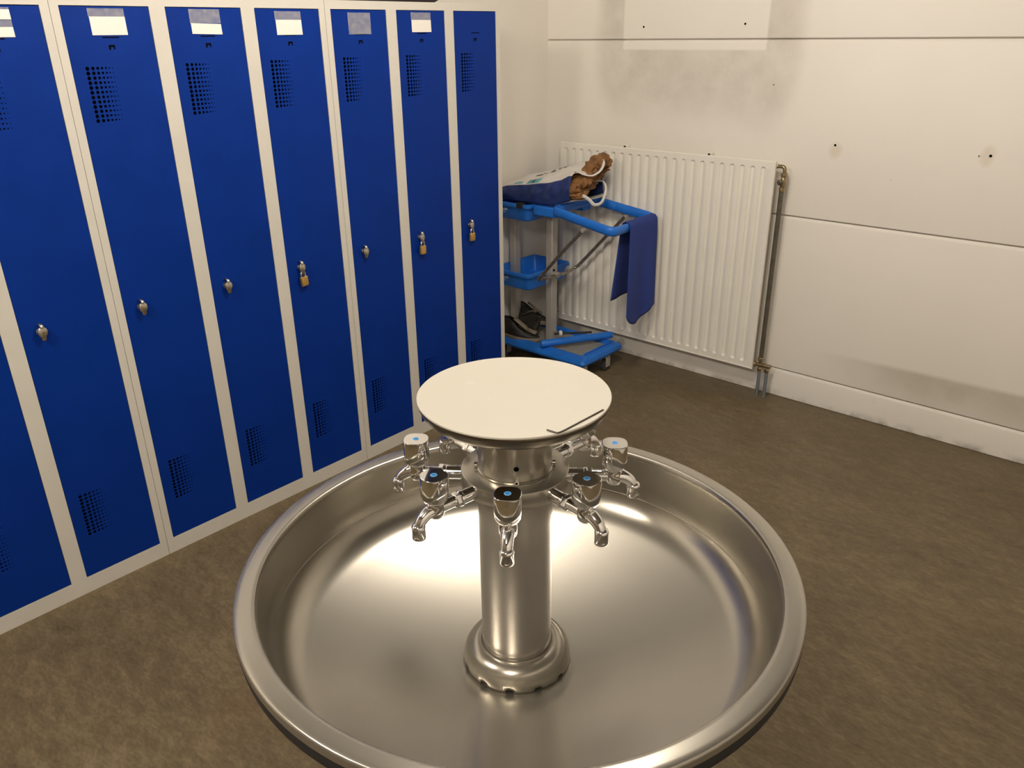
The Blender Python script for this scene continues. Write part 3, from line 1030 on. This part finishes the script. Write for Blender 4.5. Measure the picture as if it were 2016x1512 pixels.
def tray(zr, zb, name, xr):
    x0 = -0.408
    mb = MB(to)
    def rg(i, z, rr=0.03):
        return [tuple(p) for p in round_loop([(x0 + i, TY0 + i, z), (xr - i, TY0 + i, z), (xr - i, TY1 - i, z), (x0 + i, TY1 - i, z)], rr, 5)]
    rings = [rg(0.030, zb, 0.03), rg(0.024, zb + 0.006), rg(0.012, zr - 0.020), rg(0.000, zr - 0.018), rg(0.0, zr - 0.004), rg(0.003, zr), rg(0.012, zr), rg(0.016, zr - 0.006), rg(0.030, zb + 0.010), rg(0.040, zb + 0.005)]
    loft(mb, rings, True, True)
    o = mb.build(name, 'trolley_blue', tr, smooth_angle=35)
    # small printed sticker on the side of the tray
    for (a, b_, c, d) in ((0.000, 0.012, 0.002, 0.010), (0.003, 0.016, 0.012, 0.016), (0.016, 0.036, 0.006, 0.018), (0.000, 0.020, -0.007, -0.003)):
        zz = (zr + zb) / 2 - 0.008
        f_ = lambda z_: TY0 + 0.012 + (zr - 0.020 - z_) * (0.012 / (zr - zb - 0.026)) - 0.0012
        mm = MB(to)
        pts = [(-0.330 + a, zz + c), (-0.330 + b_, zz + c + 0.003), (-0.330 + b_, zz + d + 0.003), (-0.330 + a, zz + d)]
        mm.add([(p, f_(q), q) for p, q in pts] + [(p, f_(q) + 0.0015, q) for p, q in pts], [(0, 1, 2, 3), (4, 7, 6, 5), (0, 4, 5, 1), (1, 5, 6, 2), (2, 6, 7, 3), (3, 7, 4, 0)])
        mm.build('print_mark', 'white_print', o, smooth_angle=0)
    return o


tt = tray(0.885, 0.795, 'top_tray', -0.137)
tray(0.520, 0.425, 'middle_tray', -0.137)
MB(to).box(-0.215, -0.175, TY0 - 0.006, TY0 + 0.022, 0.866, 0.892).build('strap_clip', 'black_plastic', tt, bevel=0.003)
# bracket and folding frame that once held a refuse sack
MB(to).box(-0.130, 0.020, 0.372, 0.440, 0.836, 0.884).build('frame_bracket', 'trolley_blue', tr, bevel=0.006)
MB(to).box(-0.130, 0.020, 0.600, 0.668, 0.836, 0.884).build('frame_bracket', 'trolley_blue', tr, bevel=0.006)
loop = round_loop([(0.018, 0.352, 0.880), (0.392, 0.330, 0.826), (0.372, 0.728, 0.826), (0.018, 0.694, 0.880)], 0.045, 6)
MB(to).tube(loop, 0.0150, 16, closed=True, flat=1.6).build('sack_frame', 'trolley_blue', tr)
rod_path = bez([(0.205, 0.352, 0.808), (0.055, 0.356, 0.655), (-0.070, 0.360, 0.520)], 3) + bez([(-0.086, 0.366, 0.505), (-0.072, 0.45, 0.502), (-0.072, 0.60, 0.498), (-0.100, 0.690, 0.494)], 4) + bez([(-0.085, 0.704, 0.505), (0.060, 0.708, 0.660), (0.206, 0.712, 0.815)], 3)
MB(to).tube(rod_path, 0.0095, 12).build('bent_rod', 'rod', tr)
for (x_, y_, z_) in ((0.205, 0.350, 0.814), (0.206, 0.714, 0.820)):
    MB(to).cyl((x_, y_ - 0.008, z_ - 0.006), (x_, y_ + 0.008, z_ - 0.006), 0.011, seg=12).build('hinge', 'trolley_post', tr)
MB(to).box(-0.090, -0.062, 0.485, 0.515, 0.488, 0.516).build('rod_clamp', 'trolley_post', tr, bevel=0.003)
MB(to).cyl((-0.085, 0.488, 0.530), (-0.076, 0.484, 0.530), 0.006, seg=12).build('clamp_bolt', 'black_plastic', tr)
# loose parts on the deck belonging to the trolley: foot bar, dark lever and white knob
MB(to).tube([(-0.056, 0.350, 0.157), (-0.050, 0.360, 0.157), (0.150, 0.702, 0.157), (0.155, 0.710, 0.157)], [0.016, 0.0195, 0.0195, 0.016], 18).build('foot_bar', 'trolley_blue', tr)
MB(to).tube([(-0.085, 0.500, 0.166), (0.060, 0.650, 0.166)], 0.006, 10).build('lever', 'black_plastic', tr)
MB(to).tube([(-0.066, 0.520, 0.166), (-0.060, 0.526, 0.166), (-0.054, 0.532, 0.166)], [0.014, 0.018, 0.014], 16).build('lever_knob', 'white_plastic', tr)
for (cx_, cy_) in ((0.185, 0.400), (0.205, 0.580), (-0.350, 0.400), (-0.350, 0.655)):
    c_ = MB(to)
    c_.box(cx_ - 0.020, cx_ - 0.016, cy_ - 0.016, cy_ + 0.020, 0.026, 0.084)
    c_.box(cx_ + 0.016, cx_ + 0.020, cy_ - 0.016, cy_ + 0.020, 0.026, 0.084)
    c_.box(cx_ - 0.020, cx_ + 0.020, cy_ - 0.016, cy_ + 0.020, 0.078, 0.086)
    co = c_.build('castor', 'trolley_post', tr, bevel=0.001)
    MB(to).tube([(cx_ - 0.014, cy_, 0.032), (cx_ - 0.011, cy_, 0.032), (cx_ + 0.011, cy_, 0.032), (cx_ + 0.014, cy_, 0.032)], [0.027, 0.032, 0.032, 0.027], 24).build('wheel', 'wheel', co)

# ------------------------------------------------------------------ towel over the sack frame
def cloth_pt(u, v):
    # u across (0 near camera .. 1 far), v along: 0 inner hem, 0.42 over the bar, 1 outer hem
    y = 0.452 + 0.248 * u
    bar_x = 0.3835 - 0.006 * u
    bar_z = 0.829
    r = 0.0265
    li = 0.36
    lo = 0.44 + 0.075 * math.sin(PI * min(1, u * 1.15)) ** 0.7 * (1.0 - 0.45 * u)
    if v < 0.38:
        s = (0.38 - v) / 0.38
        d = s * li
        x = bar_x - r - 0.012 * s + 0.006 * math.sin(u * 7 + 1) * s
        z = bar_z - d
        y += -0.055 * s
    elif v > 0.46:
        s = (v - 0.46) / 0.54
        d = s * lo
        x = bar_x + r + 0.004 * s + 0.010 * math.sin(u * 8.0 + 0.6) * s ** 0.8 + 0.004 * math.sin(u * 15 + 2) * s
        z = bar_z - d
        y += 0.025 * s * (u - 0.3) - 0.012 * s
    else:
        a = PI * (v - 0.38) / 0.08
        x = bar_x - r * math.cos(a)
        z = bar_z + r * math.sin(a) * 0.98
    return (x, y, z)


cl = MB((0.3835, 0.57, 0.829)).grid(cloth_pt, 28, 60)
tag(cl.build('towel', 'cloth', solid=0.004, smooth_angle=180), 'dark blue towel draped over the end of the trolley frame', 'towel')

# ------------------------------------------------------------------ shopping bag with crumpled paper
bag = thing('shopping_bag', 'white and blue plastic shopping bag lying on the top trolley tray', 'bag', (-0.15, 0.52, 0.888))
bo = (-0.15, 0.52, 0.888)
SEC = [(-0.405, 0.890, 0.905, 0.915), (-0.385, 0.889, 0.940, 0.958), (-0.33, 0.889, 0.960, 0.985), (-0.22, 0.889, 0.975, 1.018), (-0.12, 0.890, 0.990, 1.043), (-0.04, 0.894, 1.003, 1.066),
       (0.03, 0.908, 1.022, 1.082), (0.075, 0.922, 1.046, 1.094), (0.095, 0.930, 1.050, 1.100)]


def sec_at(s):
    f = s * (len(SEC) - 1)
    i = min(len(SEC) - 2, int(f))
    k = f - i
    return [a + (b_ - a) * k for a, b_ in zip(SEC[i], SEC[i + 1])]


YN, YFAR = 0.392, 0.672


def wr(p, amp, sc_):
    return noise.noise(Vector(p) * sc_) * amp


def bag_top(u, s):
    x, zb0, zf, zk = sec_at(s)
    y = YN + 0.006 + (YFAR - YN - 0.006) * u
    x -= 0.05 * s ** 3 * u
    tongue = s ** 5 * math.exp(-((u - 0.36) / 0.17) ** 2)
    x += 0.055 * tongue
    z = zf + (zk - zf) * u ** 0.7 + 0.012 * math.sin(PI * u) - 0.040 * tongue + wr((x, y, 0), 0.010, 14) * math.sin(PI * min(1, u + 0.08))
    return (x, y, z)


def bag_side(u, s):
    x, zb0, zf, zk = sec_at(s)
    z = zb0 + (bag_top(0, s)[2] - zb0) * u
    y = YN - 0.016 * math.sin(PI * u) * (0.4 + 0.6 * s) + 0.006 * u + wr((x, 0.3, z), 0.016, 20) * math.sin(PI * u)
    return (x + 0.02 * math.sin(PI * u) * (s > 0.97) * 0, y, z)


def bag_far(u, s):
    x, zb0, zf, zk = sec_at(s)
    t_ = bag_top(1, s)
    return (x - 0.05 * s ** 3 * u, YFAR - 0.003 + 0.012 * math.sin(PI * u), zb0 + (t_[2] - 0.006 - zb0) * u)


def bag_bottom(u, s):
    x, zb0, zf, zk = sec_at(s)
    return (x + s ** 3 * 0.06 * math.sin(PI * u), YN + (YFAR - YN) * u, zb0)


def bag_end(u, v):
    a, b_ = Vector(bag_bottom(u, 0)), Vector(bag_top(u, 0))
    p = a + (b_ - a) * v
    return (p.x - 0.008 * math.sin(PI * v), p.y, p.z)


body = MB(bo).grid(bag_top, 26, 40)
body.grid(bag_bottom, 6, 30)
body.grid(bag_end, 8, 4)
bag_b = body.build('body', 'bag_white', bag, solid=0.0012, smooth_angle=180)
MB(bo).grid(bag_side, 16, 56).build('gusset', 'bag_blue', bag, solid=0.0012, smooth_angle=180)
MB(bo).grid(bag_far, 6, 30).build('gusset', 'bag_blue', bag, solid=0.0012, smooth_angle=180)


def top_patch(name, mat, u0, s0, du, ds, lift=0.0022):
    def fn(a, b_):
        p = bag_top(min(1, max(0, u0 + du * a)), s0 + ds * b_)
        return (p[0], p[1], p[2] + lift)
    return MB(bo).grid(fn, 4, 4).build(name, mat, bag_b, solid=0.0006, smooth_angle=180)


# printed lettering along the top and a teal emblem near the blue edge
for i, (u0, du, s0, ds) in enumerate([(0.30, 0.05, 0.40, 0.05), (0.42, 0.03, 0.43, 0.03), (0.50, 0.12, 0.47, 0.012), (0.52, 0.02, 0.48, 0.025), (0.58, 0.10, 0.515, 0.012), (0.66, 0.10, 0.54, 0.012),
                                       (0.66, 0.02, 0.55, 0.025), (0.74, 0.10, 0.56, 0.012), (0.82, 0.025, 0.57, 0.035)]):
    top_patch('lettering', 'ink', u0, s0, du, ds)
top_patch('emblem', 'bag_teal', 0.02, 0.40, 0.13, 0.10, 0.0016)
top_patch('emblem_figure', 'ink', 0.04, 0.435, 0.10, 0.018, 0.003)
top_patch('emblem', 'bag_teal', 0.03, 0.30, 0.05, 0.06, 0.0016)
# two carrying straps
st1 = bez([(0.085, 0.455, 1.066), (0.120, 0.455, 1.052), (0.150, 0.490, 1.045), (0.168, 0.530, 1.065), (0.165, 0.560, 1.098), (0.125, 0.575, 1.112), (0.085, 0.560, 1.100), (0.050, 0.570, 1.092)], 6)
MB(bo).tube(st1, 0.0085, 8, flat=0.4, up=(1, 0, 0.3)).build('strap', 'bag_white', bag)
st2 = bez([(0.085, 0.430, 0.934), (0.125, 0.450, 0.948), (0.150, 0.470, 0.930), (0.168, 0.490, 0.905), (0.190, 0.520, 0.915), (0.185, 0.560, 0.965), (0.150, 0.590, 1.000), (0.095, 0.600, 1.000)], 6)
MB(bo).tube(st2, 0.0085, 8, flat=0.4, up=(1, 0, 0.3)).build('strap', 'bag_white', bag)


def paper_ring(cx_, cy_, cz_, ry, rz, r1, seed, lean):
    """crumpled roll of stiff paper bulging out of the mouth of the bag, hollow in the middle"""
    def fn(u, v):
        a, ph = 2 * PI * u, 2 * PI * v
        d = 1 + 0.60 * noise.noise(Vector((math.cos(a) * 2.2 + seed, math.sin(a) * 2.2, math.cos(ph) * 1.6 + 3))) + 0.45 * noise.noise(Vector((math.cos(a) * 6, math.sin(a) * 6 + seed, math.sin(ph) * 3)))
        y = cy_ + (ry + r1 * d * math.cos(ph)) * math.cos(a)
        z = cz_ + (rz + r1 * d * math.cos(ph)) * math.sin(a) + 0.18 * (y - cy_)
        x_ = cx_ + 1.35 * r1 * d * math.sin(ph) + lean * math.sin(a)
        return (x_, y, z)
    return fn


pp = MB((0.09, 0.535, 0.93))
pp.grid(paper_ring(0.100, 0.580, 1.058, 0.062, 0.036, 0.030, 0.0, 0.022), 60, 18, closed_u=True)
pp.grid(paper_ring(0.092, 0.462, 0.985, 0.046, 0.028, 0.028, 5.3, 0.006), 52, 18, closed_u=True)
pp.grid(paper_ring(0.060, 0.545, 1.005, 0.088, 0.030, 0.026, 2.1, 0.006), 56, 14, closed_u=True)
pp.grid(lambda u, v: (0.062 + 0.012 * noise.noise(Vector((u * 6, v * 6, 1))), 0.41 + 0.235 * u, 0.935 + 0.02 * u + (0.10 + 0.02 * u) * v), 14, 8)
tag(pp.build('crumpled_paper', 'kraft', smooth_angle=30), 'crumpled brown paper sticking out of the shopping bag', 'paper')


# ------------------------------------------------------------------ shoes on the trolley base
def shoe(loc, rot, label):
    t = thing('work_shoe', label, 'shoe', loc, 0, 'worn work shoes heaped on the trolley base')
    t.rotation_euler = rot

    def outline(a, w_, l_):
        c, s_ = math.cos(a), math.sin(a)
        wid = w_ * (1.0 + 0.18 * c) * (1 - 0.12 * math.cos(2 * a))
        return l_ * c, wid * s_

    so = MB()
    rings = []
    for z, k in ((0.0, 0.94), (0.004, 1.0), (0.020, 1.0), (0.024, 0.97)):
        rings.append([(outline(2 * PI * i / 32, 0.042 * k, 0.125 * k)[0], outline(2 * PI * i / 32, 0.042 * k, 0.125 * k)[1], z) for i in range(32)])
    loft(so, rings)
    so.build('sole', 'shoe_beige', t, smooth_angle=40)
    up = MB()

    def upper(u, v):
        a = 2 * PI * u
        x, y = outline(a, 0.040, 0.121)
        k = 1 - 0.55 * v ** 1.6
        h = 0.024 + v * (0.085 - 0.055 * max(0, (x + 0.02) / 0.12))
        sx = -0.045 * v * v
        n_ = 0.006 * noise.noise(Vector((x * 30, y * 30, v * 3)))
        return (x * (1 - 0.35 * v ** 1.5) + sx + n_, y * k + n_, h)
    up.grid(upper, 32, 10, closed_u=True)
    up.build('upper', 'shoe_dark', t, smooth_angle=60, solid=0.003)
    tg = MB()
    tg.grid(lambda u, v: (0.055 - 0.085 * v, (u - 0.5) * 0.036, 0.058 + 0.050 * v + 0.006 * math.sin(PI * u)), 6, 6)
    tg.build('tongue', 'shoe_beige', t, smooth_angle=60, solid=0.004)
    return t


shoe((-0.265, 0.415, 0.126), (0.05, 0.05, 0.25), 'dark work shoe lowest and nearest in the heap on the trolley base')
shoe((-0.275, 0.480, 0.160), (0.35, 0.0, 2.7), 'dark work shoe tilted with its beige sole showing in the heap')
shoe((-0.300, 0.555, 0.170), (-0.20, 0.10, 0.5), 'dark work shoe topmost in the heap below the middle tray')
